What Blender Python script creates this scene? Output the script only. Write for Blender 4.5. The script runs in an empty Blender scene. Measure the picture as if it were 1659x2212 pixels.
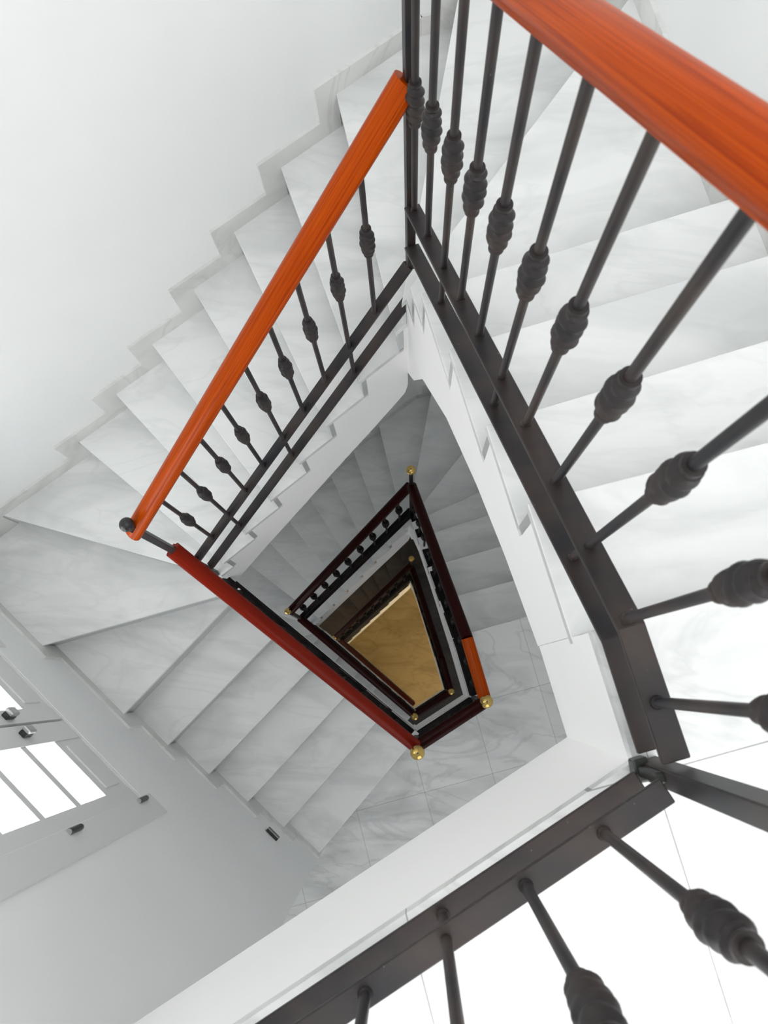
import bpy, bmesh, math, random
from mathutils import Vector, Matrix
random.seed(7)
C = bpy.context.scene.collection
SC = bpy.context.scene
RISE = 0.18
H = 22 * RISE
EYE = 1.3788

# ---------------------------------------------------------------- camera
cam = bpy.data.cameras.new('camera')
co = bpy.data.objects.new('camera', cam); C.objects.link(co)
cam.sensor_fit = 'VERTICAL'; cam.sensor_height = 36.0
cam.lens = 1849.1 / 2212.0 * 36.0
cam.clip_start = 0.02
nx, ny, FF = 890.217 - 829.5, 1470.224 - 1106.0, 1849.12
d = Vector((nx, ny, FF)).normalized()
ex = (Vector((1, 0, 0)) - d.x * d).normalized()
ey = d.cross(ex)
# camera axes in world (world X = ex, world Y = -ey, world Z = -d)
def w_of(v): return Vector((ex.dot(v), -ey.dot(v), -d.dot(v)))
right, up, back = w_of(Vector((1, 0, 0))), w_of(Vector((0, -1, 0))), w_of(Vector((0, 0, -1)))
M = Matrix(((right.x, up.x, back.x, 0), (right.y, up.y, back.y, 0), (right.z, up.z, back.z, EYE), (0, 0, 0, 1)))
co.matrix_world = M
SC.camera = co
cam.dof.use_dof = True; cam.dof.focus_distance = 2.6; cam.dof.aperture_fstop = 9.0

# ---------------------------------------------------------------- world, light, exposure
SC.view_settings.view_transform = 'Standard'
SC.view_settings.look = 'None'
SC.view_settings.gamma = 1.0
SC.view_settings.exposure = 0.08
SC.cycles.max_bounces = 16; SC.cycles.diffuse_bounces = 10; SC.cycles.glossy_bounces = 6; SC.cycles.transparent_max_bounces = 12
SC.cycles.sample_clamp_indirect = 8.0
w = bpy.data.worlds.new('sky'); SC.world = w; w.use_nodes = True
bg = w.node_tree.nodes['Background']; bg.inputs[0].default_value = (0.97, 0.985, 1.0, 1); bg.inputs[1].default_value = 1.25

def area(name, loc, target, sx, sy, power, col):
    l = bpy.data.lights.new(name, 'AREA'); l.shape = 'RECTANGLE'; l.size = sx; l.size_y = sy; l.energy = power; l.color = col
    o = bpy.data.objects.new(name, l); C.objects.link(o)
    dv = Vector(target) - Vector(loc)
    o.rotation_euler = dv.to_track_quat('-Z', 'Y').to_euler(); o.location = loc
    return o
SKY_P, WIN_P, LOW_P = 27, 26, 9
FRONT_P = [41, 5.5, 0.8]

# plan helper: the plan is measured with y pointing to the viewer's feet; world Y is its negative
def P3(p, z): return Vector((p[0], -p[1], z))
def V2(x, y): return Vector((x, y))
def isect(n0, c0, n1, c1):
    det = n0[0] * n1[1] - n0[1] * n1[0]
    return V2((c0 * n1[1] - n0[1] * c1) / det, (n0[0] * c1 - c0 * n1[0]) / det)
def line_of(a, b):
    u = (b - a).normalized(); n = V2(-u.y, u.x); c = n.dot(a)
    if c < 0: n = -n; c = -c
    return n, c
def offset_poly(poly, dd):
    L = []
    for i in range(len(poly)):
        n, c = line_of(poly[i], poly[(i + 1) % len(poly)]); L.append((n, c + dd))
    return [isect(*L[i - 1], *L[i]) for i in range(len(poly))]

# walls (unit normal away from the well, distance)
W3 = (V2(-0.9659, 0.2588), -1.20)
W0 = (V2(-0.251, -0.968), 2.157)
W1 = (V2(-0.5983, -0.8013), 1.769)
W2 = (V2(-0.6773, 0.7357), 1.085)
W2P = W2[0] * 1.085; W2U = V2(0.7357, 0.6773)
K30 = isect(*W3, *W0); K01 = isect(*W0, *W1); K12 = isect(*W1, *W2)
E1 = W2P + W2U * 0.27
E2 = E1 + W2[0] * 1.3
E3 = E2 + W2U * 1.155
W4 = (V2(0.533, 0.846), 2.0)
E4 = isect(*W3, *W4)
OUTER = [E4, K30, K01, K12, E1, E2, E3]

# ---------------------------------------------------------------- materials
def mat(name):
    m = bpy.data.materials.new(name); m.use_nodes = True
    nt = m.node_tree; b = nt.nodes['Principled BSDF']
    return m, nt, b
def N(nt, t, **k):
    n = nt.nodes.new(t)
    for a, v in k.items(): setattr(n, a, v)
    return n
def plaster(name, col, rough=0.6, bump=0.05, var=0.02):
    m, nt, b = mat(name)
    tc = N(nt, 'ShaderNodeTexCoord'); ns = N(nt, 'ShaderNodeTexNoise'); ns.inputs['Scale'].default_value = 1.7; ns.inputs['Detail'].default_value = 3
    nt.links.new(tc.outputs['Object'], ns.inputs['Vector'])
    r = N(nt, 'ShaderNodeValToRGB'); r.color_ramp.elements[0].color = (*[c * (1 - var) for c in col], 1); r.color_ramp.elements[1].color = (*[min(1, c * (1 + var)) for c in col], 1)
    r.color_ramp.elements[0].position = 0.3; r.color_ramp.elements[1].position = 0.7
    nt.links.new(ns.outputs[0], r.inputs[0]); nt.links.new(r.outputs[0], b.inputs['Base Color'])
    n2 = N(nt, 'ShaderNodeTexNoise'); n2.inputs['Scale'].default_value = 45; nt.links.new(tc.outputs['Object'], n2.inputs['Vector'])
    bp = N(nt, 'ShaderNodeBump'); bp.inputs['Strength'].default_value = bump; bp.inputs['Distance'].default_value = 0.01
    nt.links.new(n2.outputs[0], bp.inputs['Height']); nt.links.new(bp.outputs[0], b.inputs['Normal'])
    b.inputs['Roughness'].default_value = rough
    return m
def marble(name, base, vein, rough=0.22, scale=1.0, tiles=None, veins=.32):
    m, nt, b = mat(name)
    tc = N(nt, 'ShaderNodeTexCoord'); oi = N(nt, 'ShaderNodeObjectInfo')
    ad = N(nt, 'ShaderNodeVectorMath', operation='ADD'); sc_ = N(nt, 'ShaderNodeVectorMath', operation='SCALE')
    cx = N(nt, 'ShaderNodeCombineXYZ'); nt.links.new(oi.outputs['Random'], cx.inputs[0]); nt.links.new(oi.outputs['Random'], cx.inputs[1])
    nt.links.new(cx.outputs[0], sc_.inputs[0]); sc_.inputs['Scale'].default_value = 37.0
    nt.links.new(tc.outputs['Object'], ad.inputs[0]); nt.links.new(sc_.outputs[0], ad.inputs[1])
    mp = N(nt, 'ShaderNodeMapping'); mp.inputs['Scale'].default_value = (1.0 * scale, 2.6 * scale, 1.5 * scale); mp.inputs['Rotation'].default_value = (0, 0, 0.6)
    nt.links.new(ad.outputs[0], mp.inputs[0])
    n1 = N(nt, 'ShaderNodeTexNoise'); n1.inputs['Scale'].default_value = 1.6; n1.inputs['Detail'].default_value = 6; n1.inputs['Distortion'].default_value = 1.2
    nt.links.new(mp.outputs[0], n1.inputs['Vector'])
    r1 = N(nt, 'ShaderNodeValToRGB'); e = r1.color_ramp.elements
    mid = [a * 0.5 + v * 0.5 for a, v in zip(base, vein)]
    e[0].position = 0.30; e[0].color = (*mid, 1); e[1].position = 0.56; e[1].color = (*base, 1)
    nt.links.new(n1.outputs[0], r1.inputs[0])
    # thin veins: narrow band around the middle of a distorted noise
    n2 = N(nt, 'ShaderNodeTexNoise'); n2.inputs['Scale'].default_value = 1.1; n2.inputs['Detail'].default_value = 5; n2.inputs['Distortion'].default_value = 2.2
    nt.links.new(mp.outputs[0], n2.inputs['Vector'])
    s = N(nt, 'ShaderNodeMath', operation='SUBTRACT'); s.inputs[1].default_value = 0.5; nt.links.new(n2.outputs[0], s.inputs[0])
    a = N(nt, 'ShaderNodeMath', operation='ABSOLUTE'); nt.links.new(s.outputs[0], a.inputs[0])
    mr = N(nt, 'ShaderNodeMapRange'); mr.inputs['From Min'].default_value = 0.0; mr.inputs['From Max'].default_value = 0.035; mr.inputs['To Min'].default_value = veins; mr.inputs['To Max'].default_value = 0.0
    nt.links.new(a.outputs[0], mr.inputs[0])
    mx = N(nt, 'ShaderNodeMixRGB'); mx.inputs[2].default_value = (*vein, 1)
    nt.links.new(mr.outputs[0], mx.inputs[0]); nt.links.new(r1.outputs[0], mx.inputs[1])
    out = mx.outputs[0]
    if tiles:
        mp2 = N(nt, 'ShaderNodeMapping'); mp2.inputs['Rotation'].default_value = (0, 0, math.radians(tiles[1])); mp2.inputs['Location'].default_value = tiles[2]
        nt.links.new(tc.outputs['Object'], mp2.inputs[0])
        bt = N(nt, 'ShaderNodeTexBrick'); bt.offset = 0.0; bt.inputs['Scale'].default_value = 1.0
        bt.inputs['Brick Width'].default_value = tiles[0]; bt.inputs['Row Height'].default_value = tiles[0]; bt.inputs['Mortar Size'].default_value = 0.0012
        bt.inputs['Color1'].default_value = (1, 1, 1, 1); bt.inputs['Color2'].default_value = (0.93, 0.93, 0.93, 1); bt.inputs['Mortar'].default_value = (0.5, 0.5, 0.49, 1)
        nt.links.new(mp2.outputs[0], bt.inputs['Vector'])
        mm = N(nt, 'ShaderNodeMixRGB', blend_type='MULTIPLY'); mm.inputs[0].default_value = 1
        nt.links.new(out, mm.inputs[1]); nt.links.new(bt.outputs[0], mm.inputs[2]); out = mm.outputs[0]
    nt.links.new(out, b.inputs['Base Color'])
    b.inputs['Roughness'].default_value = rough
    return m
def iron(name, k=1.0):
    m, nt, b = mat(name)
    tc = N(nt, 'ShaderNodeTexCoord'); n1 = N(nt, 'ShaderNodeTexNoise'); n1.inputs['Scale'].default_value = 7; n1.inputs['Detail'].default_value = 6
    nt.links.new(tc.outputs['Object'], n1.inputs['Vector'])
    r = N(nt, 'ShaderNodeValToRGB'); e = r.color_ramp.elements
    e[0].position = 0.35; e[0].color = (0.015 * k, 0.015 * k, 0.018 * k, 1); e[1].position = 0.74; e[1].color = (0.052 * k, 0.037 * k, 0.031 * k, 1)
    nt.links.new(n1.outputs[0], r.inputs[0])
    n2 = N(nt, 'ShaderNodeTexNoise'); n2.inputs['Scale'].default_value = 95; n2.inputs['Detail'].default_value = 2; nt.links.new(tc.outputs['Object'], n2.inputs['Vector'])
    r2 = N(nt, 'ShaderNodeValToRGB'); r2.color_ramp.elements[0].position = 0.74; r2.color_ramp.elements[0].color = (0, 0, 0, 1); r2.color_ramp.elements[1].position = 0.80; r2.color_ramp.elements[1].color = (0.35, 0.35, 0.35, 1)
    nt.links.new(n2.outputs[0], r2.inputs[0])
    mx = N(nt, 'ShaderNodeMixRGB'); mx.inputs[2].default_value = (0.35, 0.33, 0.31, 1); nt.links.new(r2.outputs[0], mx.inputs[0]); nt.links.new(r.outputs[0], mx.inputs[1])
    nt.links.new(mx.outputs[0], b.inputs['Base Color'])
    bp = N(nt, 'ShaderNodeBump'); bp.inputs['Strength'].default_value = 0.15; bp.inputs['Distance'].default_value = 0.004
    nt.links.new(n1.outputs[0], bp.inputs['Height']); nt.links.new(bp.outputs[0], b.inputs['Normal'])
    b.inputs['Metallic'].default_value = 0.0; b.inputs['Specular IOR Level'].default_value = 0.30 * k; b.inputs['Roughness'].default_value = 0.45
    return m
def wood(name, c0, c1):
    m, nt, b = mat(name)
    tc = N(nt, 'ShaderNodeTexCoord'); mp = N(nt, 'ShaderNodeMapping'); mp.inputs['Scale'].default_value = (1, 14, 14)
    nt.links.new(tc.outputs['UV'], mp.inputs[0])
    n1 = N(nt, 'ShaderNodeTexNoise'); n1.inputs['Scale'].default_value = 3.0; n1.inputs['Detail'].default_value = 5; n1.inputs['Distortion'].default_value = 0.8
    nt.links.new(mp.outputs[0], n1.inputs['Vector'])
    r = N(nt, 'ShaderNodeValToRGB'); e = r.color_ramp.elements
    e[0].position = 0.3; e[0].color = (*c0, 1); e[1].position = 0.7; e[1].color = (*c1, 1)
    nt.links.new(n1.outputs[0], r.inputs[0]); nt.links.new(r.outputs[0], b.inputs['Base Color'])
    b.inputs['Roughness'].default_value = 0.33; b.inputs['Specular IOR Level'].default_value = 0.06; b.inputs['Coat Weight'].default_value = 0.06; b.inputs['Coat Roughness'].default_value = 0.08
    return m
def plain(name, col, rough=0.5, metal=0.0, emit=None):
    m, nt, b = mat(name)
    tc = N(nt, 'ShaderNodeTexCoord'); n1 = N(nt, 'ShaderNodeTexNoise'); n1.inputs['Scale'].default_value = 12
    nt.links.new(tc.outputs['Object'], n1.inputs['Vector'])
    mr = N(nt, 'ShaderNodeMapRange'); mr.inputs['To Min'].default_value = rough * 0.85; mr.inputs['To Max'].default_value = min(1, rough * 1.15)
    nt.links.new(n1.outputs[0], mr.inputs[0]); nt.links.new(mr.outputs[0], b.inputs['Roughness'])
    b.inputs['Base Color'].default_value = (*col, 1); b.inputs['Metallic'].default_value = metal
    if emit: b.inputs['Emission Color'].default_value = (*emit[:3], 1); b.inputs['Emission Strength'].default_value = emit[3]
    return m
M_WALL = plaster('white_wall_plaster', (0.88, 0.89, 0.89))
M_BODY = plaster('white_stair_plaster', (0.93, 0.925, 0.92), bump=0.02)
M_TREAD = marble('white_grey_marble', (0.84, 0.85, 0.845), (0.50, 0.52, 0.515), veins=.14)
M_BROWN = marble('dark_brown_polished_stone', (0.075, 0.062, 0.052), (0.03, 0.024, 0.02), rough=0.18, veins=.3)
M_SKIRT = marble('skirting_marble', (0.76, 0.755, 0.74), (0.5, 0.5, 0.48), rough=0.35)
M_FLOOR = marble('landing_marble_tiles', (0.84, 0.85, 0.845), (0.36, 0.38, 0.37), veins=.26, tiles=(0.42, -15, (0.10, 0.23, 0)))
M_GROUND = marble('tan_marble_floor', (0.40, 0.29, 0.13), (0.17, 0.105, 0.035), rough=0.45, scale=1.0, tiles=(0.6, 30, (0.2, 0.1, 0)))
M_IRON = iron('worn_black_iron')
M_IRON_SHADE = iron('shade_darkened_iron', 0.3)  # same iron, low light deeper in the well painted into its colour
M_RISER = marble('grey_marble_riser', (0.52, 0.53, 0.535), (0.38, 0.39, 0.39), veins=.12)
M_WOOD = wood('varnished_wood', (0.26, 0.027, 0.0005), (0.50, 0.074, 0.001))
M_WOOD_DIM = wood('shade_reddened_wood', (0.15, 0.008, 0.003), (0.24, 0.016, 0.005))  # handrail wood in a deeper red, shade painted into the colour
M_WOOD_SHADE = wood('shade_blackened_wood', (0.014, 0.0012, 0.001), (0.030, 0.0024, 0.0018))  # handrail wood with the lower storeys' shade painted in
M_BRASS = plain('polished_brass', (0.72, 0.50, 0.16), 0.22, 1.0)
M_BALL = plain('black_painted_ball', (0.022, 0.022, 0.024), 0.35, 0.2)
M_FRAME = plain('white_window_paint', (0.74, 0.74, 0.745), 0.4)
M_DARK = plain('dark_metal', (0.05, 0.055, 0.05), 0.35, 0.7)
M_STEEL = plain('brushed_steel', (0.5, 0.5, 0.5), 0.3, 0.9)
M_SCREW = plain('dull_screw', (0.12, 0.11, 0.10), 0.6, 0.3)
def glass():
    m, nt, b = mat('window_glass')
    b.inputs['Base Color'].default_value = (1, 1, 1, 1); b.inputs['Roughness'].default_value = 0.02
    t = N(nt, 'ShaderNodeBsdfTransparent'); mx = N(nt, 'ShaderNodeMixShader'); mx.inputs[0].default_value = 0.04
    g = N(nt, 'ShaderNodeBsdfGlossy'); g.inputs['Roughness'].default_value = 0.03
    nt.links.new(t.outputs[0], mx.inputs[1]); nt.links.new(g.outputs[0], mx.inputs[2])
    nt.links.new(mx.outputs[0], nt.nodes['Material Output'].inputs[0])
    return m
M_GLASS = glass()

# ---------------------------------------------------------------- mesh helpers
class MB:
    def __init__(s): s.v = []; s.f = []; s.uv = {}
    def add(s, vs, fs, uvs=None):
        k = len(s.v); s.v += [Vector(v) for v in vs]
        for i, f in enumerate(fs):
            s.f.append([k + j for j in f])
            if uvs: s.uv[len(s.f) - 1] = uvs[i]
        return k
    def prism(s, poly, z0, z1):       # poly: plan points; z0 bottom, z1 top (numbers or lists)
        n = len(poly); b = z0 if isinstance(z0, (list, tuple)) else [z0] * n; t = z1 if isinstance(z1, (list, tuple)) else [z1] * n
        vs = [P3(p, b[i]) for i, p in enumerate(poly)] + [P3(p, t[i]) for i, p in enumerate(poly)]
        fs = [list(range(n)), list(range(n, 2 * n))] + [[i, (i + 1) % n, n + (i + 1) % n, n + i] for i in range(n)]
        s.add(vs, fs)
    def box(s, o, X, Y, Z):           # corner + three edge vectors
        o, X, Y, Z = map(Vector, (o, X, Y, Z))
        vs = [o, o + X, o + X + Y, o + Y, o + Z, o + X + Z, o + X + Y + Z, o + Y + Z]
        s.add(vs, [[0, 1, 2, 3], [4, 5, 6, 7], [0, 1, 5, 4], [1, 2, 6, 5], [2, 3, 7, 6], [3, 0, 4, 7]])
    def sweep(s, pts, prof, side=None):   # profile (side, up) swept along points; sections stay vertical
        n = len(prof); rings = []; L = 0; uvx = []
        for i, p in enumerate(pts):
            a = pts[max(0, i - 1)]; b = pts[min(len(pts) - 1, i + 1)]
            t = (b - a); h = Vector((t.x, t.y, 0))
            if h.length < 1e-6: h = Vector((1, 0, 0))
            h.normalize(); sd = Vector((-h.y, h.x, 0)) if side is None else side
            tt = t.normalized(); upv = sd.cross(tt) * -1
            if upv.z < 0: upv = -upv
            if len(pts) > 2 and 0 < i < len(pts) - 1: upv = upv
            rings.append([p + sd * q[0] + upv * q[1] for q in prof])
            if i: L += (p - pts[i - 1]).length
            uvx.append(L)
        vs = [v for r in rings for v in r]; fs = []; uvs = []
        for i in range(len(pts) - 1):
            for j in range(n):
                k = (j + 1) % n
                fs.append([i * n + j, i * n + k, (i + 1) * n + k, (i + 1) * n + j])
                uvs.append([(uvx[i], j / n), (uvx[i], (j + 1) / n), (uvx[i + 1], (j + 1) / n), (uvx[i + 1], j / n)])
        fs.append(list(range(n))); uvs.append([(0, 0)] * n)
        fs.append([(len(pts) - 1) * n + j for j in range(n)]); uvs.append([(0, 0)] * n)
        s.add(vs, fs, uvs)
    def tube(s, a, b, r, n=10, r2=None):
        a, b = Vector(a), Vector(b); t = (b - a).normalized(); x = t.orthogonal().normalized(); y = t.cross(x); r2 = r if r2 is None else r2
        vs = [a + (x * math.cos(2 * math.pi * i / n) + y * math.sin(2 * math.pi * i / n)) * r for i in range(n)] + [b + (x * math.cos(2 * math.pi * i / n) + y * math.sin(2 * math.pi * i / n)) * r2 for i in range(n)]
        s.add(vs, [[i, (i + 1) % n, n + (i + 1) % n, n + i] for i in range(n)] + [list(range(n)), list(range(n, 2 * n))])
    def lathe(s, o, prof, n=20, rf=None):  # prof: (r, z)
        vs = []; o = Vector(o)
        for (r, z) in prof:
            for i in range(n):
                a = 2 * math.pi * i / n; rr = r if rf is None else rf(r, z, a)
                vs.append(o + Vector((rr * math.cos(a), rr * math.sin(a), z)))
        fs = [[k * n + i, k * n + (i + 1) % n, (k + 1) * n + (i + 1) % n, (k + 1) * n + i] for k in range(len(prof) - 1) for i in range(n)]
        fs += [list(range(n)), [(len(prof) - 1) * n + i for i in range(n)]]
        s.add(vs, fs)
    def sphere(s, o, r, n=20):
        s.lathe(o, [(max(1e-4, r * math.sin(math.pi * k / 12)), -r * math.cos(math.pi * k / 12)) for k in range(13)], n)
    def build(s, name, m, parent=None, smooth=False, bevel=0, bseg=2):
        me = bpy.data.meshes.new(name); me.from_pydata([tuple(v) for v in s.v], [], s.f)
        if s.uv:
            ul = me.uv_layers.new(name='UV')
            for pi, poly in enumerate(me.polygons):
                if pi in s.uv:
                    for li, uv in zip(poly.loop_indices, s.uv[pi]): ul.data[li].uv = uv
        bm = bmesh.new(); bm.from_mesh(me); bmesh.ops.recalc_face_normals(bm, faces=bm.faces)
        if bevel:
            bmesh.ops.bevel(bm, geom=[e for e in bm.edges if e.calc_face_angle(0) > 0.5], offset=bevel, segments=bseg, affect='EDGES', profile=0.5)
        bm.to_mesh(me); bm.free()
        me.materials.append(m)
        if smooth:
            for p in me.polygons: p.use_smooth = True
        o = bpy.data.objects.new(name, me); C.objects.link(o)
        if parent: o.parent = parent; o.matrix_parent_inverse = Matrix.Translation(-parent.location)
        return o
def smooth_angle(o, ang=0.7):
    bm = bmesh.new(); bm.from_mesh(o.data)
    for f in bm.faces: f.smooth = True
    for e in bm.edges:
        if e.calc_face_angle(0) > ang: e.smooth = False
    bm.to_mesh(o.data); bm.free()
def thing(name, label, cat, loc, group=None):
    o = bpy.data.objects.new(name, None); C.objects.link(o); o.location = loc; o.empty_display_size = 0.05
    o['label'] = label; o['category'] = cat
    if group: o['group'] = group
    return o
def struct(o, label=None):
    o['kind'] = 'structure'
    if label: o['label'] = label
    return o

# ---------------------------------------------------------------- plan of the stair, floor by floor
def nos_line(a, b): return (V2(*a), V2(*b))
NL_TOP = {1: ((.302, -.339), (.664, -.432)), 2: ((.285, -.592), (.761, -.719)), 3: ((.236, -.834), (.857, -1.0)), 4: ((.263, -1.092), (.809, -1.245))}
NL_LOW = {0: ((.355, -.287), (.705, -.390)), 1: ((.330, -.544), (.662, -.633)), 2: ((.214, -.773), (.594, -.881)), 3: ((.141, -1.004), (.539, -1.131)), 4: ((.079, -1.255), (.470, -1.374))}
NL_ALL = {5: ((.053, -1.376), (.369, -1.716)), 6: ((.027, -1.576), (.098, -1.909)),
          7: ((-.261, -2.049), (-.131, -1.419)), 8: ((-.479, -1.872), (-.291, -1.295)), 9: ((-.685, -1.716), (-.444, -1.155)), 10: ((-.669, -1.187), (-.502, -.892)),
          11: ((-1.034, -1.321), (-.887, -1.127)), 12: ((-1.243, -1.176), (-1.085, -.996)), 13: ((-1.453, -1.014), (-1.291, -.872)),
          14: ((-1.793, -.726), (-1.045, -.515)), 15: ((-1.767, -.163), (-.909, -.437)),
          16: ((-1.424, .173), (-.900, -.389)), 17: ((-1.246, .329), (-.714, -.223)), 18: ((-1.070, .486), (-.540, -.067)), 19: ((-.895, .649), (-.375, .092)), 20: ((-.724, .806), (-.217, .246)), 21: ((-.535, .965), (-.052, .409))}
def seg_hit(a, b, p, q):          # intersection of infinite line ab with line pq -> point
    n0, c0 = line_of(a, b); n1, c1 = line_of(p, q); return isect(n0, c0, n1, c1)
def wall_hit(a, b):               # where a nosing, run outward, meets the walls
    best = None; u = (b - a)
    for i in range(4):
        p, q = OUTER[i], OUTER[i + 1]
        h = seg_hit(a, b, p, q); t = (h - p).dot(q - p) / (q - p).length_squared; s = (h - a).dot(u) / u.length_squared
        if -0.001 <= t <= 1.001 and s > 0 and (best is None or s < best[0]): best = (s, h, i + t)
    return best[1], best[2]
AB_S = {7: .05, 8: .217, 9: .382, 10: .536, 11: .711, 12: .881, 13: 1.043}
THICK = {0: 3.3, 1: 2.75, 2: 2.4, 3: 2.5, 4: 3.2, 5: 3.8, 6: 4.3, 7: 3.7, 8: 3.5, 9: 3.2, 10: 2.9, 11: 2.7, 12: 2.45, 13: 2.25, 14: 2.1, 15: 2.1, 16: 2.3, 17: 2.3, 18: 2.3, 19: 2.4, 20: 2.5, 21: 2.8}

def level_plan(lv):
    if lv == 0: D, A, B, Cc = V2(.340, .122), V2(-.009, -1.151), V2(-.876, -.474), V2(.026, .297)
    else: D, A, B, Cc = V2(.343, .092), V2(-.013, -1.19), V2(-.885, -.508), V2(.025, .293)
    inner = {}; outer = {}
    dA = (A - D); L = dA.length; dAu = dA / L; ab = (B - A).normalized()
    top = lv == 0
    def on_da(s): return D + dAu * s
    if top:
        for k, p in {0: (.283, -.075), 1: (.225, -.324), 2: (.157, -.527), 3: (.094, -.77), 4: (.032, -1.0)}.items():
            v = V2(*p); inner[k] = on_da((v - D).dot(dAu))
        inner[5] = on_da(L - 0.045)
    else:
        for k in range(4):
            a, b = nos_line(*NL_LOW[k]); inner[k] = seg_hit(a, b, D, A)
        inner[4] = on_da(L - 0.075); inner[5] = on_da(L - 0.02)
    inner[6] = A + ab * 0.02
    for k, s in AB_S.items(): inner[k] = A + ab * s
    inner[14] = B + (Cc - B).normalized() * 0.015
    inner[15] = B + (Cc - B).normalized() * 0.07
    for k in range(16, 22):
        a, b = nos_line(*NL_ALL[k]); inner[k] = seg_hit(a, b, B, Cc)
    for k in range(22):
        src = (NL_TOP if top else NL_LOW) if k < 5 else NL_ALL
        if top and k == 0: a, b = inner[0], inner[0] + V2(.966, -.2588)
        else: a, b = nos_line(*src[k])
        if (b - a).dot((a + b) / 2) < 0: a, b = b, a
        outer[k] = wall_hit(a, b)
    return dict(D=D, A=A, B=B, C=Cc, inner=inner, outer=outer)

def path_between(k0, k1, pl):    # corners of the wall polygon passed between two nosings
    o0, o1 = pl['outer'][k0], pl['outer'][k1]
    return [OUTER[i] for i in range(int(math.floor(o0[1])) + 1, int(math.floor(o1[1])) + 1)]
def inner_between(k0, k1, pl):
    if k0 == 5 and k1 == 6: return [pl['A']]
    if k0 == 13 and k1 == 14: return [pl['B']]
    return []
def tread_poly(k, pl, over=0.0):
    a, b = pl['inner'][k - 1], pl['inner'][k]
    oa, ob = pl['outer'][k - 1], pl['outer'][k]
    return [a] + inner_between(k - 1, k, pl) + [b, ob[0]] + path_between(k - 1, k, pl)[::-1] + [oa[0]]
def grow(poly_a, c, amt): return poly_a

FLOORN = ['top', 'middle', 'lowest']
def zthick(k, lv): return (k + THICK[k]) * RISE

def nose_dir(k, pl):
    b, ob = pl['inner'][k], pl['outer'][k][0]; nb = (ob - b).normalized(); nn = V2(-nb.y, nb.x)
    if k < 21: ref = (pl['inner'][k + 1] + pl['outer'][k + 1][0]) / 2 - (b + ob) / 2
    else: ref = (b + ob) / 2 - (pl['inner'][k - 1] + pl['outer'][k - 1][0]) / 2
    return nn if nn.dot(ref) > 0 else -nn
def off_nose(k, pl, d):          # nosing line pulled back by d, cut against well edge and wall
    b, ob = pl['inner'][k], pl['outer'][k][0]; sh = -nose_dir(k, pl) * d
    p, q = (pl['D'], pl['A']) if k <= 5 else (pl['A'], pl['B']) if k <= 13 else (pl['B'], pl['C'])
    i = int(math.floor(pl['outer'][k][1]))
    h = seg_hit(b + sh, ob + sh, p, q); t = max(0.0, min(1.0, (h - p).dot(q - p) / (q - p).length_squared)); h = p + (q - p) * t
    if (h - b).length > .12: h = b + sh
    g = seg_hit(b + sh, ob + sh, OUTER[i], OUTER[i + 1])
    if (g - ob).length > .3: g = ob + sh
    return h, g
def build_flight(lv, ks, label, z0, pl, close_top=None):
    first = pl['inner'][ks[0]]
    t = thing('stair_flight', label, 'stairs', P3(first, z0 - ks[-1] * RISE), None)
    body = MB()
    for k in ks:
        poly = tread_poly(k, pl)
        nI = 2 + len(inner_between(k - 1, k, pl)); nO = len(poly) - nI
        za, zb = z0 - zthick(k - 1, lv), z0 - zthick(k, lv)
        def zi(i):
            if nI == 3: return [za, (za + zb) / 2, zb][i]
            return [za, zb][i]
        bot = [zi(i) for i in range(nI)]
        # outer list runs from k back to k-1
        bot += [zb + (za - zb) * (i / max(1, nO - 1)) for i in range(nO)]
        pf = off_nose(k, pl, .030); pb = off_nose(k - 1, pl, .030 if k > 1 else -.001)
        poly = [p.copy() for p in poly]
        poly[0] = pb[0]; poly[-1] = pb[1]; poly[nI - 1] = pf[0]; poly[nI] = pf[1]
        body.prism(poly, bot, z0 - k * RISE - 0.031)
    body.build('stringer', M_BODY, t)
    for k in ks:
        poly = tread_poly(k, pl)
        # tread slab: the back edge tucks under the riser above, the front noses out by 22 mm
        mb = MB()
        a, b = pl['inner'][k - 1], pl['inner'][k]; oa, ob = pl['outer'][k - 1][0], pl['outer'][k][0]
        mid = (a + oa) / 2 - (b + ob) / 2
        nb = (ob - b).normalized(); nn = V2(-nb.y, nb.x)
        if nn.dot((b + ob) / 2 - (a + oa) / 2) < 0: nn = -nn
        p2 = []
        for p in poly:
            q = p.copy()
            if (p - b).length < 1e-6 or (p - ob).length < 1e-6: q = p + nn * 0.0
            if (p - b).length < 1e-6: q = q - nb * 0.003
            elif (p - a).length < 1e-6: q = q - (oa - a).normalized() * 0.003
            p2.append(q)
        zt = z0 - k * RISE
        bk = off_nose(k - 1, pl, .013)
        p2[0] = bk[0]; p2[-1] = bk[1]
        mb.prism(p2, zt - 0.03, zt)
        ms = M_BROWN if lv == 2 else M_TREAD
        tr = mb.build('tread', ms, t, bevel=0.002)
        # riser below this tread's nosing, set back
        r = MB(); sb = -nn * 0.022
        th = -nn * 0.02
        f0, f1 = off_nose(k, pl, .011); g0, g1 = off_nose(k, pl, .031)
        r.prism([f0, f1, g1, g0], zt - RISE + .0005, zt - 0.0305)
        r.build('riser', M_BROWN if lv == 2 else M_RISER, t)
    return t

def riser_only(k, pl, z0, parent):
    b, ob = pl['inner'][k], pl['outer'][k][0]; nb = (ob - b).normalized(); nn = V2(-nb.y, nb.x)
    nx_ = (pl['inner'][k + 1] + pl['outer'][k + 1][0]) / 2
    if nn.dot(nx_ - (b + ob) / 2) < 0: nn = -nn
    r = MB(); r.prism([b - nn * .022, ob - nn * .022, ob - nn * .042, b - nn * .042], z0 - (k + 1) * RISE, z0 - k * RISE - 0.03)
    r.build('riser', M_TREAD, parent)

PL = [level_plan(0), level_plan(1), level_plan(2)]
GAP = W2P + W2U * 0.02

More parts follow.
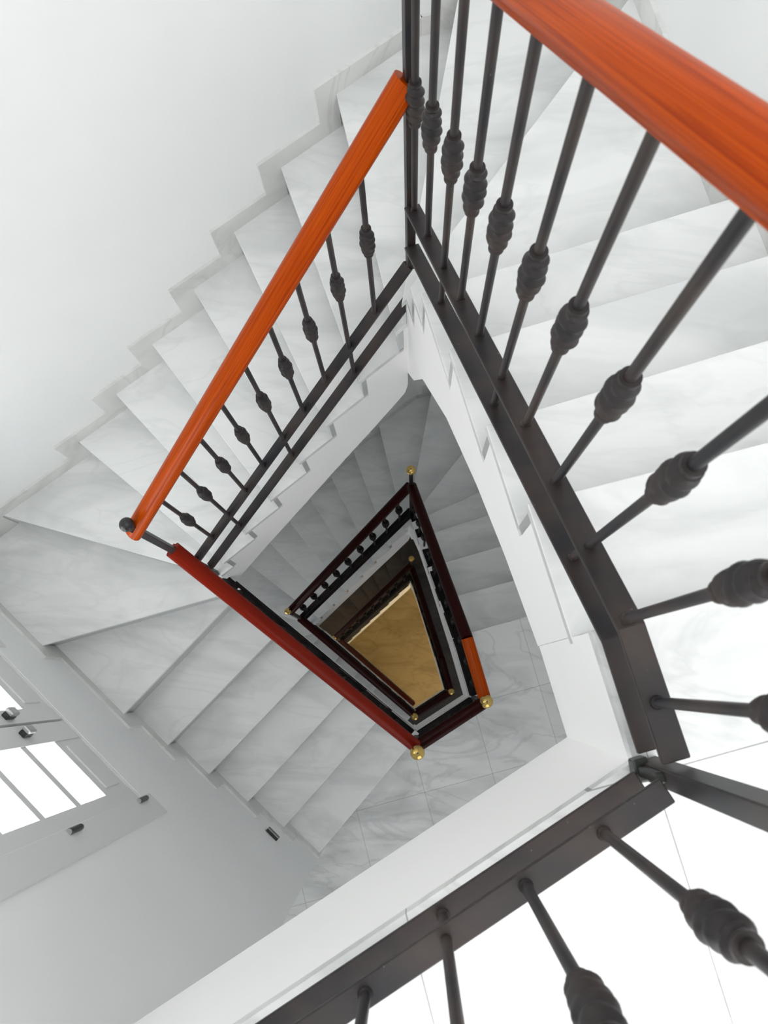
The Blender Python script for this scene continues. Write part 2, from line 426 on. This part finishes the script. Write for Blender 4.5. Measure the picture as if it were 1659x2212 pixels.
def build_landing(lv, z0, pl):
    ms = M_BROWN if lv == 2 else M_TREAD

    n0i, n0o = pl['inner'][0], pl['outer'][0][0]
    if lv == 0:
        u = V2(math.cos(math.radians(147.8)), math.sin(math.radians(147.8)))
        wpt = isect(*line_of(pl['D'], pl['D'] + u), *W2)
        poly = [pl['D'], n0i, n0o, E4, E3, E2, E1, wpt]
    else:
        prev = PL[lv - 1]
        # landing reached from the flight above (nosing 21 of the previous level)
        b, ob = off_nose(21, prev, .013)
        poly = [pl['D'], n0i, n0o, E4, E3, E2, E1, ob, b, pl['C']]
    mb = MB(); mb.prism(poly, z0 - 0.03, z0)
    lab = ['white marble top landing beyond the lower iron railing, overexposed at lower right', 'grey-veined marble landing below the first flight, between wall and brass-knobbed railing', 'lowest dark landing deep in the well around the small inner railing'][lv]
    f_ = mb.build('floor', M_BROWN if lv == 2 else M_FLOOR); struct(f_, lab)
    if lv: poly = poly[:-3] + [off_nose(21, prev, .0305)[1], off_nose(21, prev, .0305)[0], pl['C']]
    mb = MB(); mb.prism(poly, z0 - 3.2 * RISE, z0 - 0.031)
    s_ = mb.build('floor_slab', M_BODY); struct(s_, 'white plastered edge and slab under the ' + ['top', 'second', 'third'][lv] + ' landing')
    # riser at the landing edge
    r = MB(); nb = (n0o - n0i).normalized(); nn = V2(-nb.y, nb.x)
    if nn.dot(pl['inner'][1] - n0i) < 0: nn = -nn
    n0i = n0i + nb * .006
    r.prism([n0i + nn * .002, n0o + nn * .002, n0o - nn * .02, n0i - nn * .02], z0 - RISE, z0 - 0.03)
    o = r.build('trim', ms); struct(o, 'marble riser at the edge of the %s landing' % ['top', 'second', 'third'][lv])
    return poly

LAND = []
names_da = ['pale marble flight at right dropping away beneath the near iron balusters', 'grey marble flight with wide treads seen through the gap right of the brass-knobbed rail', 'darkest lowest flight right of the innermost railing']
names_ab = ['white marble fan-shaped flight at left along the big white wall', 'grey marble winding flight above the dark rail in the middle of the well', 'brown shadowed flight beyond the innermost rail']
names_bc = ['marble flight under the long red handrail, beside the window wall', 'second flight down below the long red handrail, mostly hidden', 'lowest flight leading to the tan ground floor']
for lv in range(3):
    z0 = -H * lv; pl = PL[lv]
    LAND.append(build_landing(lv, z0, pl))
    build_flight(lv, list(range(1, 7)), names_da[lv], z0, pl)
    build_flight(lv, list(range(7, 14)), names_ab[lv], z0, pl)
    build_flight(lv, list(range(14, 22)), names_bc[lv], z0, pl)

# ---------------------------------------------------------------- walls
ZB, ZT = -3 * H, 2.75
TH = 0.16
def wall_box(mb, a, b, z0, z1, n):
    mb.prism([a, b, b + n * TH, a + n * TH], z0, z1)
def ext(a, b, e): u = (b - a).normalized(); return a - u * e, b + u * e
def simple_wall(name, a, b, n, label):
    mb = MB(); a2, b2 = ext(a, b, 0.0); wall_box(mb, a2, b2, ZB, ZT, n)
    struct(mb.build(name, M_WALL), label)
simple_wall('wall_right', E4, K30, V2(.9659, -.2588), 'white wall behind the right-hand flight')
simple_wall('wall_back', K30, K01, W0[0], 'short white wall at the head of the stairwell')
simple_wall('wall_left', K01, K12, W1[0], 'large blank white wall along the left flight')
WIN_S = (-1.405, -0.49); WIN_Z = (-2.22, -0.62)
def ws(s): return W2P + W2U * s
mb = MB(); n2 = W2[0]
sA = (K12 - W2P).dot(W2U)
wall_box(mb, ws(sA), ws(WIN_S[0]), ZB, ZT, n2); wall_box(mb, ws(WIN_S[1]), ws(.27), ZB, ZT, n2)
zz = ZB
for lv in (2, 1, 0):
    wall_box(mb, ws(WIN_S[0]), ws(WIN_S[1]), zz, WIN_Z[0] - H * lv, n2); zz = WIN_Z[1] - H * lv
wall_box(mb, ws(WIN_S[0]), ws(WIN_S[1]), zz, ZT, n2)
struct(mb.build('wall_window', M_WALL), 'pale grey wall at lower left holding the white casement window')
simple_wall('wall_corridor', E1 + n2 * (TH + .002), E2, -W2U, 'return wall beside the second landing')
simple_wall('wall_far', E2, E3, n2, 'white wall at the far end of the landing')
FS0, FS1, FZ0, FZ1 = .75, 2.15, .25, 2.35
fu = (E4 - E3).normalized(); fn = W4[0]
def fp(s_): return E3 + fu * s_
mb = MB(); wall_box(mb, E3, fp(FS0), ZB, ZT, fn); wall_box(mb, fp(FS1), E4, ZB, ZT, fn)
zz = ZB
for lv in (2, 1, 0):
    wall_box(mb, fp(FS0), fp(FS1), zz, FZ0 - H * lv, fn); zz = FZ1 - H * lv
wall_box(mb, fp(FS0), fp(FS1), zz, ZT, fn)
struct(mb.build('wall_front', M_WALL), 'white wall in front of the landings')
for lv in range(3):  # unseen landing windows, added to brighten the stair fascias and landings
    g0, g1 = FZ0 - H * lv, FZ1 - H * lv
    mb = MB()
    for (a_, b_, c_, d_) in ((FS0, FS0 + .06, g0, g1), (FS1 - .06, FS1, g0, g1), (FS0 + .06, FS1 - .06, g0, g0 + .06), (FS0 + .06, FS1 - .06, g1 - .06, g1), ((FS0 + FS1) / 2 - .04, (FS0 + FS1) / 2 + .04, g0 + .06, g1 - .06)):
        mb.prism([fp(a_) + fn * .04, fp(b_) + fn * .04, fp(b_) + fn * .09, fp(a_) + fn * .09], c_, d_)
    wf = mb.build('window_%d' % (lv + 4), M_FRAME); struct(wf, ['unseen landing window added behind the viewer as fill light', 'unseen window added at the second landing as fill light', 'unseen window added at the third landing as fill light'][lv])  # window_4 to window_6 are the added, unseen ones
    mb = MB(); mb.prism([fp(FS0 + .05) + fn * .06, fp(FS1 - .05) + fn * .06, fp(FS1 - .05) + fn * .066, fp(FS0 + .05) + fn * .066], g0 + .05, g1 - .05); mb.build('pane', M_GLASS, wf)
    fc = fp((FS0 + FS1) / 2) + fn * .3
    area('landing_fill_light', P3(fc, (g0 + g1) / 2), P3(fc - fn * 2, (g0 + g1) / 2 - .9), 1.35, 2.0, FRONT_P[lv], (1.0, 0.99, 0.985))  # fill light behind the added window

# ceiling with a skylight opening
mb = MB()
SKYC = V2(0.35, 0.45); hs = 1.15
X0, X1, Y0, Y1 = -2.6, 2.2, -2.8, 3.0
for (a, b, c_, d_) in ((X0, SKYC.x - hs, Y0, Y1), (SKYC.x + hs, X1, Y0, Y1), (SKYC.x - hs, SKYC.x + hs, Y0, SKYC.y - hs), (SKYC.x - hs, SKYC.x + hs, SKYC.y + hs, Y1)):
    mb.prism([V2(a, c_), V2(b, c_), V2(b, d_), V2(a, d_)], ZT, ZT + 0.15)
struct(mb.build('ceiling', M_WALL), 'white ceiling with a square skylight opening over the well')
area('skylight_daylight', (SKYC.x, -SKYC.y, ZT + 0.1), (SKYC.x, -SKYC.y, 0), 2.2, 2.2, SKY_P, (1.0, 1.0, 0.985))

# ground floor
mb = MB(); mb.prism([V2(-3.2, -3.2), V2(3.2, -3.2), V2(3.2, 3.6), V2(-3.2, 3.6)], ZB - 0.2, ZB)
struct(mb.build('floor_ground', M_GROUND), 'tan polished marble ground floor at the bottom of the well')

# ---------------------------------------------------------------- skirting following the steps
def skirt(name, lv, i, label):
    z0 = -H * lv; pl = PL[lv]; a, b = OUTER[i], OUTER[i + 1]; u = (b - a).normalized(); nrm = line_of(a, b)[0]
    cen = V2(-.3, -.3)
    if (a - cen).dot(nrm) < 0: nrm = -nrm
    HB = 0.49 * RISE; TK = 0.012
    mb = MB()
    def strip(p, q, zlo, zhi):
        mb.prism([p - nrm * TK, q - nrm * TK, q + nrm * 0.001, p + nrm * 0.001], zlo, zhi)
    L = (b - a).length
    for k in range(1, 22):
        t0, t1 = pl['outer'][k - 1][1] - i, pl['outer'][k][1] - i
        if t1 <= 0 or t0 >= 1: continue
        s0, s1 = max(0, t0) * L, min(1, t1) * L
        zt = z0 - k * RISE
        s0b = s0 + HB if t0 > 0 else s0
        if t0 > 0: pass
        e1 = min(L, s1 + (HB if t1 < 1 else 0))
        if e1 > s0b: strip(a + u * s0b, a + u * e1, zt, zt + HB)
        if t1 < 1: strip(a + u * (s1 + 0.0), a + u * e1, zt - RISE + HB * 0.0, zt)
    if mb.v:
        struct(mb.build(name, M_SKIRT, bevel=0), label)
    return mb
for lv in range(3):
    skirt('baseboard_right', lv, 0, 'marble skirting stepping down the right wall, %s storey' % FLOORN[lv])
    skirt('baseboard_back', lv, 1, 'marble skirting on the short back wall, %s storey' % FLOORN[lv])
    skirt('baseboard_left', lv, 2, 'marble skirting zigzagging down the big left wall, %s storey' % FLOORN[lv])
    skirt('baseboard_window', lv, 3, 'marble skirting zigzagging under the window wall, %s storey' % FLOORN[lv])

# ---------------------------------------------------------------- window
def WP(s, z, out=0.0): return P3(ws(s) + n2 * out, z)
def wbox(mb, s0, s1, z0, z1, o0, o1):
    o = WP(s0, z0, o0); mb.box(o, WP(s1, z0, o0) - o, WP(s0, z1, o0) - o, WP(s0, z0, o1) - o)
def build_window(lv):
    dz = -H * lv
    fr = MB()
    z0, z1 = WIN_Z[0] + dz, WIN_Z[1] + dz; s0, s1 = WIN_S
    # casing boards proud of the wall
    wbox(fr, s0 + .0202, s1 - .0062, z0 - .004, z0 + .010, .003, .05)
    wbox(fr, s0 - .105, s0 + .0201, z0 - .085, z1 + .085, -.008, .05)
    wbox(fr, s1 - .006, s1 + .105, z0 - .085, z1 + .085, -.008, .05)
    wbox(fr, s0 + .02, s1 - .006, z1 - .006, z1 + .085, -.008, .05)
    wbox(fr, -.953 - .022, -.953 + .022, z0 + .011, z1 - .007, .0455, .056)
    root = fr.build('window_%d' % (lv + 1), M_FRAME, bevel=0.003)  # window_2 and window_3 are added, unseen, for their light
    struct(root, ['white double casement window at lower left with daylight panes', 'unseen casement window added one storey below for its light', 'unseen casement window added two storeys below for its light'][lv])
    smid = -0.953
    for (a, b, g0, g1) in ((s0 + .002, smid - .006, -1.335, -1.028), (smid + .006, s1 - .008, -.850, -.561)):
        lf = MB()
        wbox(lf, a, g0, z0 + .012, z1 - .008, .006, .045); wbox(lf, g1, b, z0 + .012, z1 - .008, .006, .045)
        rails = [(-2.206, -1.958), (-1.710, -1.668), (-1.414, -1.374), (-1.127, -1.087), (-.86, -.630)]
        for (r0, r1) in rails: wbox(lf, g0, g1, r0 + dz, r1 + dz, .010, .041)
        leaf = lf.build('casement_leaf', M_FRAME, root, bevel=0.002)
        pn = MB(); wbox(pn, g0 + .03, g1 - .03, -2.155 + dz, -2.01 + dz, .004, .012); pn.build('bottom_panel', M_FRAME, leaf, bevel=0.003)
        gl = MB(); wbox(gl, g0 - .004, g1 + .004, -1.958 + dz, -.86 + dz, .028, .031); gl.build('pane', M_GLASS, leaf)
    return root
for lv in range(3):
    root = build_window(lv)
    if lv == 0:
        for s in (-.992, -.900):
            h = MB(); wbox(h, s - .014, s + .014, -1.80, -1.735, -.012, .006); hb = h.build('bolt_base', M_DARK, root, bevel=.003)
            h = MB(); wbox(h, s - .018, s + .018, -1.795, -1.735, -.030, -.012); h.build('bolt_knob', M_STEEL, hb, bevel=.006)
        for z in (-1.465, -2.165):
            h = MB(); h.tube(WP(-.478, z - .045, -.012), WP(-.478, z + .045, -.012), .011, 14); hg = h.build('hinge', M_DARK, root, smooth=False)
            smooth_angle(hg)
            h = MB(); h.tube(WP(-.478, z + .045, -.012), WP(-.478, z + .052, -.012), .010, 14); h.tube(WP(-.478, z - .052, -.012), WP(-.478, z - .045, -.012), .010, 14); h.build('hinge_cap', M_STEEL, hg)
    # daylight through the top window; fill through the added, unseen lower ones
    zc = (WIN_Z[0] + WIN_Z[1]) / 2 - H * lv; sc_ = sum(WIN_S) / 2
    area('window_daylight_and_fill', WP(sc_, zc, 0.30), WP(sc_, zc, -1.0), .95, 1.6, [WIN_P, LOW_P, LOW_P * 0.25][lv], (0.97, 1.0, 0.99))

t = thing('wall_bracket', 'small dark metal box fixed low on the grey wall beside the steps', 'wall fitting', WP(-.012, -3.31, 0))
h = MB(); wbox(h, -.045, .032, -3.335, -3.295, -.022, -.0015); h.build('housing', M_DARK, t, bevel=.003)
h = MB(); wbox(h, -.043, .030, -3.2949, -3.2935, -.0215, -.0175); h.build('bright_edge', M_STEEL, t)

# ---------------------------------------------------------------- railings
RW = 0.031
HPROF = [(-.018, -.024), (.018, -.024), (.021, -.012), (.030, -.006), (.0325, .004), (.029, .014), (.020, .022), (.008, .026), (-.008, .026), (-.020, .022), (-.029, .014), (-.0325, .004), (-.030, -.006), (-.021, -.012)]
def handrail(pts, m, parent, name='handrail'):
    mb = MB(); mb.sweep(pts, HPROF); o = mb.build(name, m, parent); smooth_angle(o, 0.9); return o
def flat_rail(pts, parent, name, w=.036, th=.010, m=None):
    mb = MB(); mb.sweep(pts, [(-w / 2, -th), (w / 2, -th), (w / 2, 0), (-w / 2, 0)]); return mb.build(name, m or M_IRON, parent, bevel=.0015, bseg=1)
KL = .066
def knuckle_mesh(res):
    nz, na = (34, 26) if res else (14, 12)
    prof = []
    for i in range(nz + 1):
        z = -KL + 2 * KL * i / nz; q = abs(z) / KL
        if q > .86: r = .0130
        elif q > .80: r = .0095
        else: r = .0105 + .0075 * math.sqrt(max(0, 1 - (q / .86) ** 2))
        prof.append((r, z))
    def rf(r, z, a):
        if abs(z) > KL * .80: return r
        return r + .0027 * math.sin(2 * math.pi * z / .027 + a) + .0008 * math.sin(2 * a - 2 * math.pi * z / .05)
    mb = MB(); mb.lathe((0, 0, 0), prof, na, rf); return mb
KM = {}
def baluster(parent, p, zfoot, zk, ztop, m=None, res=1, r=.0076):
    m = m or M_IRON
    mb = MB(); mb.tube(P3(p, zfoot), P3(p, ztop), r, 14 if res else 8)
    if res: mb.lathe(P3(p, zfoot), [(.0105, 0), (.010, .004), (.0075, .007)], 12)
    b = mb.build('baluster', m, parent); smooth_angle(b)
    if (res, m.name) not in KM:
        o = knuckle_mesh(res).build('knuckle', m, b); smooth_angle(o, 1.2); KM[(res, m.name)] = o.data
    else:
        o = bpy.data.objects.new('knuckle', KM[(res, m.name)]); C.objects.link(o); o.parent = b
    o.parent = b; o.matrix_parent_inverse = Matrix.Identity(4)
    o.location = P3(p, zk)
    if not res: o.scale = (1.35, 1.35, 1.1)
    o.rotation_euler = (0, 0, random.uniform(0, 6.28))
    return b
def rail_thing(label, loc, group=None): return thing('stair_railing', label, 'railing', loc, group)
def post(label, p, z0, z1, ballz, m_ball, r_ball, w=.026, rot=0.0):
    t = thing('newel_post', label, 'post', P3(p, z0))
    mb = MB(); c_, s_ = math.cos(rot), math.sin(rot); hw = w / 2
    mb.prism([V2(p.x + c_ * x - s_ * y, p.y + s_ * x + c_ * y) for x, y in ((-hw, -hw), (hw, -hw), (hw, hw), (-hw, hw))], z0, z1)
    mb.build('shaft', M_IRON, t, bevel=.002)
    if ballz is not None:
        mb = MB(); mb.sphere(P3(p, ballz), r_ball, 28); b = mb.build('finial_ball', m_ball, t, smooth=True)
        mb = MB(); mb.tube(P3(p, z1 - .01), P3(p, ballz - r_ball * .8), .010, 14); mb.build('finial_neck', m_ball, t)
        if m_ball is M_BRASS:
            mb = MB(); mb.tube(P3(p, ballz + r_ball * .97), P3(p, ballz + r_ball * 1.01), r_ball * .13, 12); mb.build('screw_hole', M_SCREW, b)
    return t
def lerp_s(a, b, s): return a + (b - a).normalized() * s
def lz(s, s0, z0, s1, z1): return z0 + (z1 - z0) * (s - s0) / (s1 - s0)

# --- top storey
pl = PL[0]
u147 = V2(math.cos(math.radians(147.8)), math.sin(math.radians(147.8)))
wpt = isect(*line_of(pl['D'], pl['D'] + u147), *W2)
R = offset_poly([pl['D'], pl['A'], pl['B'], wpt], .021)
RD, RA, RB = R[0], R[1], R[2]
RWp = isect(*line_of(RD, RD + u147), *W2)
LDA = (RA - RD).length; LAB = (RB - RA).length
# right flight railing (D -> A)
t = rail_thing('near iron railing at right with thick orange handrail, running down from the landing corner', P3(RD, 0.0))
kz = .148
def up_z(s): return .165 if s < .215 else lz(s, .215, .160, 1.321, -.567)
def lo_z(s): return .045 if s < .205 else lz(s, .205, .045, 1.365, -.80)
def hr_z(s): return 1.055 if s < .20 else lz(s, .20, 1.055, 1.36, .257)
def DAp(s): return lerp_s(RD, RA, s)
handrail([P3(DAp(s), hr_z(s)) for s in (.02, .20, .75, LDA - .014)], M_WOOD, t)
flat_rail([P3(DAp(s), up_z(s)) for s in (.025, .215, LDA - .012)], t, 'upper_rail', .040)
flat_rail([P3(DAp(s), lo_z(s)) for s in (.03, .205, LDA - .010)], t, 'lower_rail', .041)
for i, s in enumerate((.106, .226, .348, .472, .601, .722, .848, .966, 1.085, 1.212, 1.328)):
    low = i in (2, 5, 8)
    zf = lo_z(s) if low else up_z(s)
    zk = .585 if s < .2 else lz(s, .226, .590, 1.333, -.171)
    baluster(t, DAp(s), zf, zk, hr_z(s) - .02)
# landing railing (D -> W)
t = rail_thing('iron railing along the top landing edge at the bottom of the view', P3(lerp_s(RD, RWp, .63), 0.0))
LCD = (RWp - RD).length
def CDp(s): return lerp_s(RD, RWp, s)
handrail([P3(CDp(s), 1.055) for s in (.02, LCD - .02)], M_WOOD, t)
flat_rail([P3(CDp(s), .165) for s in (.025, LCD - .01)], t, 'upper_rail')
flat_rail([P3(CDp(s), .045) for s in (.03, LCD - .01)], t, 'lower_rail')
s = .129; i = 0
while s < LCD - .05:
    baluster(t, CDp(s), .045 if i % 3 == 2 else .165, .60, 1.035); s += .1255; i += 1
# left flight railing (A -> B)
t = rail_thing('left iron railing with bright orange-red handrail sloping down to a black knob', P3(RA, -1.0))
def ABp(s): return lerp_s(RA, RB, s)
handrail([P3(ABp(s), lz(s, .027, -.165, 1.115, -1.314)) for s in (.006, LAB + .012)], M_WOOD, t)
flat_rail([P3(ABp(s), lz(s, .044, -.950, 1.092, -2.062)) for s in (.012, LAB - .012)], t, 'upper_rail')
flat_rail([P3(ABp(s), lz(s, .047, -1.177, 1.090, -2.290)) for s in (.012, LAB - .012)], t, 'lower_rail')
for i, s in enumerate((.140, .248, .358, .466, .572, .683, .792, .904, 1.014)):
    zf = lz(s, .047, -1.177, 1.090, -2.290) if i % 3 == 1 else lz(s, .044, -.950, 1.092, -2.062)
    baluster(t, ABp(s), zf, lz(s, .140, -.631, 1.014, -1.600), lz(s, .027, -.165, 1.115, -1.314) - .015)
# lower flight railing (B -> C) down to the second landing
RC = V2(.022, .322)
t = rail_thing('long deep-red handrail running from the black knob down to the brass knob', P3(RB, -2.6))
LBC = (RC - RB).length
def BCp(s): return lerp_s(RB, RC, s)
def bc_h(s): return lz(s, .03, -1.83, LBC, -2.99)
handrail([P3(BCp(s), bc_h(s)) for s in (-.006, LBC - .012)], M_WOOD_DIM, t)
flat_rail([P3(BCp(s), bc_h(s) - .82) for s in (.012, LBC - .012)], t, 'upper_rail', .044, m=M_IRON_SHADE)
flat_rail([P3(BCp(s), bc_h(s) - .99) for s in (.012, LBC - .012)], t, 'lower_rail', .044, m=M_IRON_SHADE)
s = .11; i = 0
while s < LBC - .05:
    baluster(t, BCp(s), bc_h(s) - (.99 if i % 3 == 1 else .82), bc_h(s) - .42, bc_h(s) - .015, M_IRON_SHADE); s += .12; i += 1
# posts
rotDA = math.atan2((RA - RD).y, (RA - RD).x)
post('iron corner post of the top landing where the two near railings meet', RD, 0.0, 1.13, 1.16, M_BALL, .030, .030, rotDA)
post('tall dark iron post at top centre where both upper railings meet', RA, -.935, .42, .455, M_BALL, .030, .024, rotDA)
post('iron post with a black round knob below the orange handrail', RB, -2.56, -1.28, -1.255, M_BALL, .024, .024, math.atan2((RB - RA).y, (RB - RA).x))
# broken mortar and stub at the landing corner
t = thing('post_foot', 'dark broken metal foot poking from the white landing corner under the post', 'metal foot', P3(RD, 0.0))
h = MB(); h.prism([RD + V2(*q) for q in ((-.034, -.014), (-.012, -.020), (-.006, .016), (-.030, .020))], 0.001, .035); h.build('plate', M_DARK, t, bevel=.003)
h = MB(); h.prism([RD + V2(*q) for q in ((-.028, -.006), (-.014, -.008), (-.012, .008), (-.026, .010))], .0355, .13); h.build('stub', M_DARK, t, bevel=.002)

# --- second and third storeys
def lower_rails(lv, prm):
    z0 = -H * lv; pl = PL[lv]
    R = offset_poly([pl['D'], pl['A'], pl['B'], pl['C']], .026)
    D_, A_, B_, C_ = R
    wd = M_WOOD_SHADE
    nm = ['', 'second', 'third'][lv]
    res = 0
    def flat_rail(pts, parent, name): return globals()['flat_rail'](pts, parent, name, .044, .012, M_IRON_SHADE)
    # D -> A
    L = (A_ - D_).length
    t = rail_thing(['', 'dark railing right of the brass knobs with a short bright-red end of handrail', 'innermost dark railing on the right edge of the tan floor'][lv], P3(D_, z0))
    zk, za = prm['da']; ks = prm['kink']
    hz_ = lambda s: zk if s < ks else lz(s, ks, zk, L, za)
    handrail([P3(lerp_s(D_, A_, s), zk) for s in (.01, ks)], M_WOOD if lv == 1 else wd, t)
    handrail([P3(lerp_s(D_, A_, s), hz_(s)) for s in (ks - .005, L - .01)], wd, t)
    uz = lambda s: z0 + .165 if s < ks else lz(s, ks, z0 + .165, L, prm['da_u'])
    flat_rail([P3(lerp_s(D_, A_, s), uz(s)) for s in (.02, ks, L - .012)], t, 'upper_rail')
    flat_rail([P3(lerp_s(D_, A_, s), uz(s) - .12) for s in (.02, ks, L - .012)], t, 'lower_rail')
    s = .10; i = 0
    while s < L - .05:
        baluster(t, lerp_s(D_, A_, s), uz(s) - (.12 if i % 3 == 2 else 0), (uz(s) + hz_(s)) / 2, hz_(s) - .015, m=M_IRON_SHADE, res=res); s += .12; i += 1
    # C - D
    L = (C_ - D_).length
    t = rail_thing(['', 'short red handrail joining the two brass knobs', 'short dark railing at the innermost lower corner'][lv], P3((C_ + D_) / 2, z0))
    handrail([P3(lerp_s(D_, C_, s), zk) for s in (.01, L - .01)], wd, t)
    flat_rail([P3(lerp_s(D_, C_, s), z0 + .165) for s in (.02, L - .012)], t, 'upper_rail')
    flat_rail([P3(lerp_s(D_, C_, s), z0 + .045) for s in (.02, L - .012)], t, 'lower_rail')
    for i in range(3): baluster(t, lerp_s(D_, C_, .09 + i * .095), z0 + .165, z0 + .55, zk - .015, m=M_IRON_SHADE, res=res)
    # A -> B
    L = (B_ - A_).length
    t = rail_thing(['', 'dark railing with squared gaps crossing the middle of the well', 'small dark railing along the upper edge of the tan floor'][lv], P3(A_, z0 - 1.0))
    h0, h1 = prm['ab']; hh = lambda s: lz(s, 0, h0, L, h1)
    u0, u1 = prm['ab_u']; uu = lambda s: lz(s, 0, u0, L, u1)
    handrail([P3(lerp_s(A_, B_, s), hh(s)) for s in (.01, L - .01)], wd, t)
    flat_rail([P3(lerp_s(A_, B_, s), uu(s)) for s in (.012, L - .012)], t, 'upper_rail')
    flat_rail([P3(lerp_s(A_, B_, s), uu(s) - .17) for s in (.012, L - .012)], t, 'lower_rail')
    s = .11; i = 0
    while s < L - .05:
        baluster(t, lerp_s(A_, B_, s), uu(s) - (.17 if i % 3 == 1 else 0), (uu(s) + hh(s)) / 2, hh(s) - .015, m=M_IRON_SHADE, res=res); s += .122; i += 1
    # B -> C next landing
    Cn = PL[min(2, lv + 1)]; Cx = offset_poly([Cn['D'], Cn['A'], Cn['B'], Cn['C']], .026)[3]
    L = (Cx - B_).length
    t = rail_thing(['', 'dark railing below the long red handrail, running down to the third landing', 'lowest dark railing along the left edge of the tan floor'][lv], P3(B_, z0 - 2.6))
    h0, h1 = prm['bc']; hh2 = lambda s: lz(s, 0, h0, L, h1)
    handrail([P3(lerp_s(B_, Cx, s), hh2(s)) for s in (.0, L - .01)], wd, t)
    flat_rail([P3(lerp_s(B_, Cx, s), hh2(s) - .82) for s in (.012, L - .012)], t, 'upper_rail')
    flat_rail([P3(lerp_s(B_, Cx, s), hh2(s) - .97) for s in (.012, L - .012)], t, 'lower_rail')
    s = .11; i = 0
    while s < L - .05:
        baluster(t, lerp_s(B_, Cx, s), hh2(s) - (.97 if i % 3 == 1 else .82), hh2(s) - .42, hh2(s) - .015, m=M_IRON_SHADE, res=res); s += .122; i += 1
    rA, rB, rC, rD = prm['balls']
    lab = [None, ('brass-knobbed post at the top corner of the middle railing', 'small brass-knobbed post at the left corner of the middle railing', 'post with the lowest and largest brass knob, at the foot of the long red handrail', 'post with a brass knob at the right end of the short red handrail'),
           ('thin post at the top corner of the innermost railing', 'thin post at the left corner of the innermost railing', 'post with a dull round knob at the lower corner of the innermost railing', 'post with a dull round knob at the right corner of the innermost railing')][lv]
    post(lab[0], A_, z0 - 1.10, rA - .02, rA, M_BRASS, .030, .026)
    post(lab[1], B_, z0 - 2.55, rB - .02, rB, M_BRASS, .026, .026)
    post(lab[2], C_, z0, rC - .02, rC, M_BRASS, .034, .028)
    post(lab[3], D_, z0, rD - .02, rD, M_BRASS, .034, .028)
lower_rails(1, dict(da=(-3.10, -3.98), kink=.33, da_u=-4.85, ab=(-3.98, -5.11), ab_u=(-4.78, -5.74), bc=(-5.72, -6.90), balls=(-3.60, -5.02, -2.70, -3.05)))
lower_rails(2, dict(da=(-7.06, -7.95), kink=.33, da_u=-8.80, ab=(-7.80, -9.00), ab_u=(-8.68, -9.72), bc=(-9.65, -10.9), balls=(-7.40, -8.98, -6.70, -7.05)))

# ---------------------------------------------------------------- lamp in the entrance hall
t = thing('ceiling_lamp', 'warm round lamp under the lowest landing, lighting the tan floor', 'lamp', (1.0, -1.0, -2 * H - 3.2 * RISE))
mb = MB(); mb.lathe((1.0, -1.0, -2 * H - 3.2 * RISE - .06), [(.01, 0), (.14, .005), (.16, .03), (.16, .06)], 28)
mb.build('shade', plain('warm_lamp_glass', (1, .8, .5), .4, 0, (1, .82, .50, 85)), t)
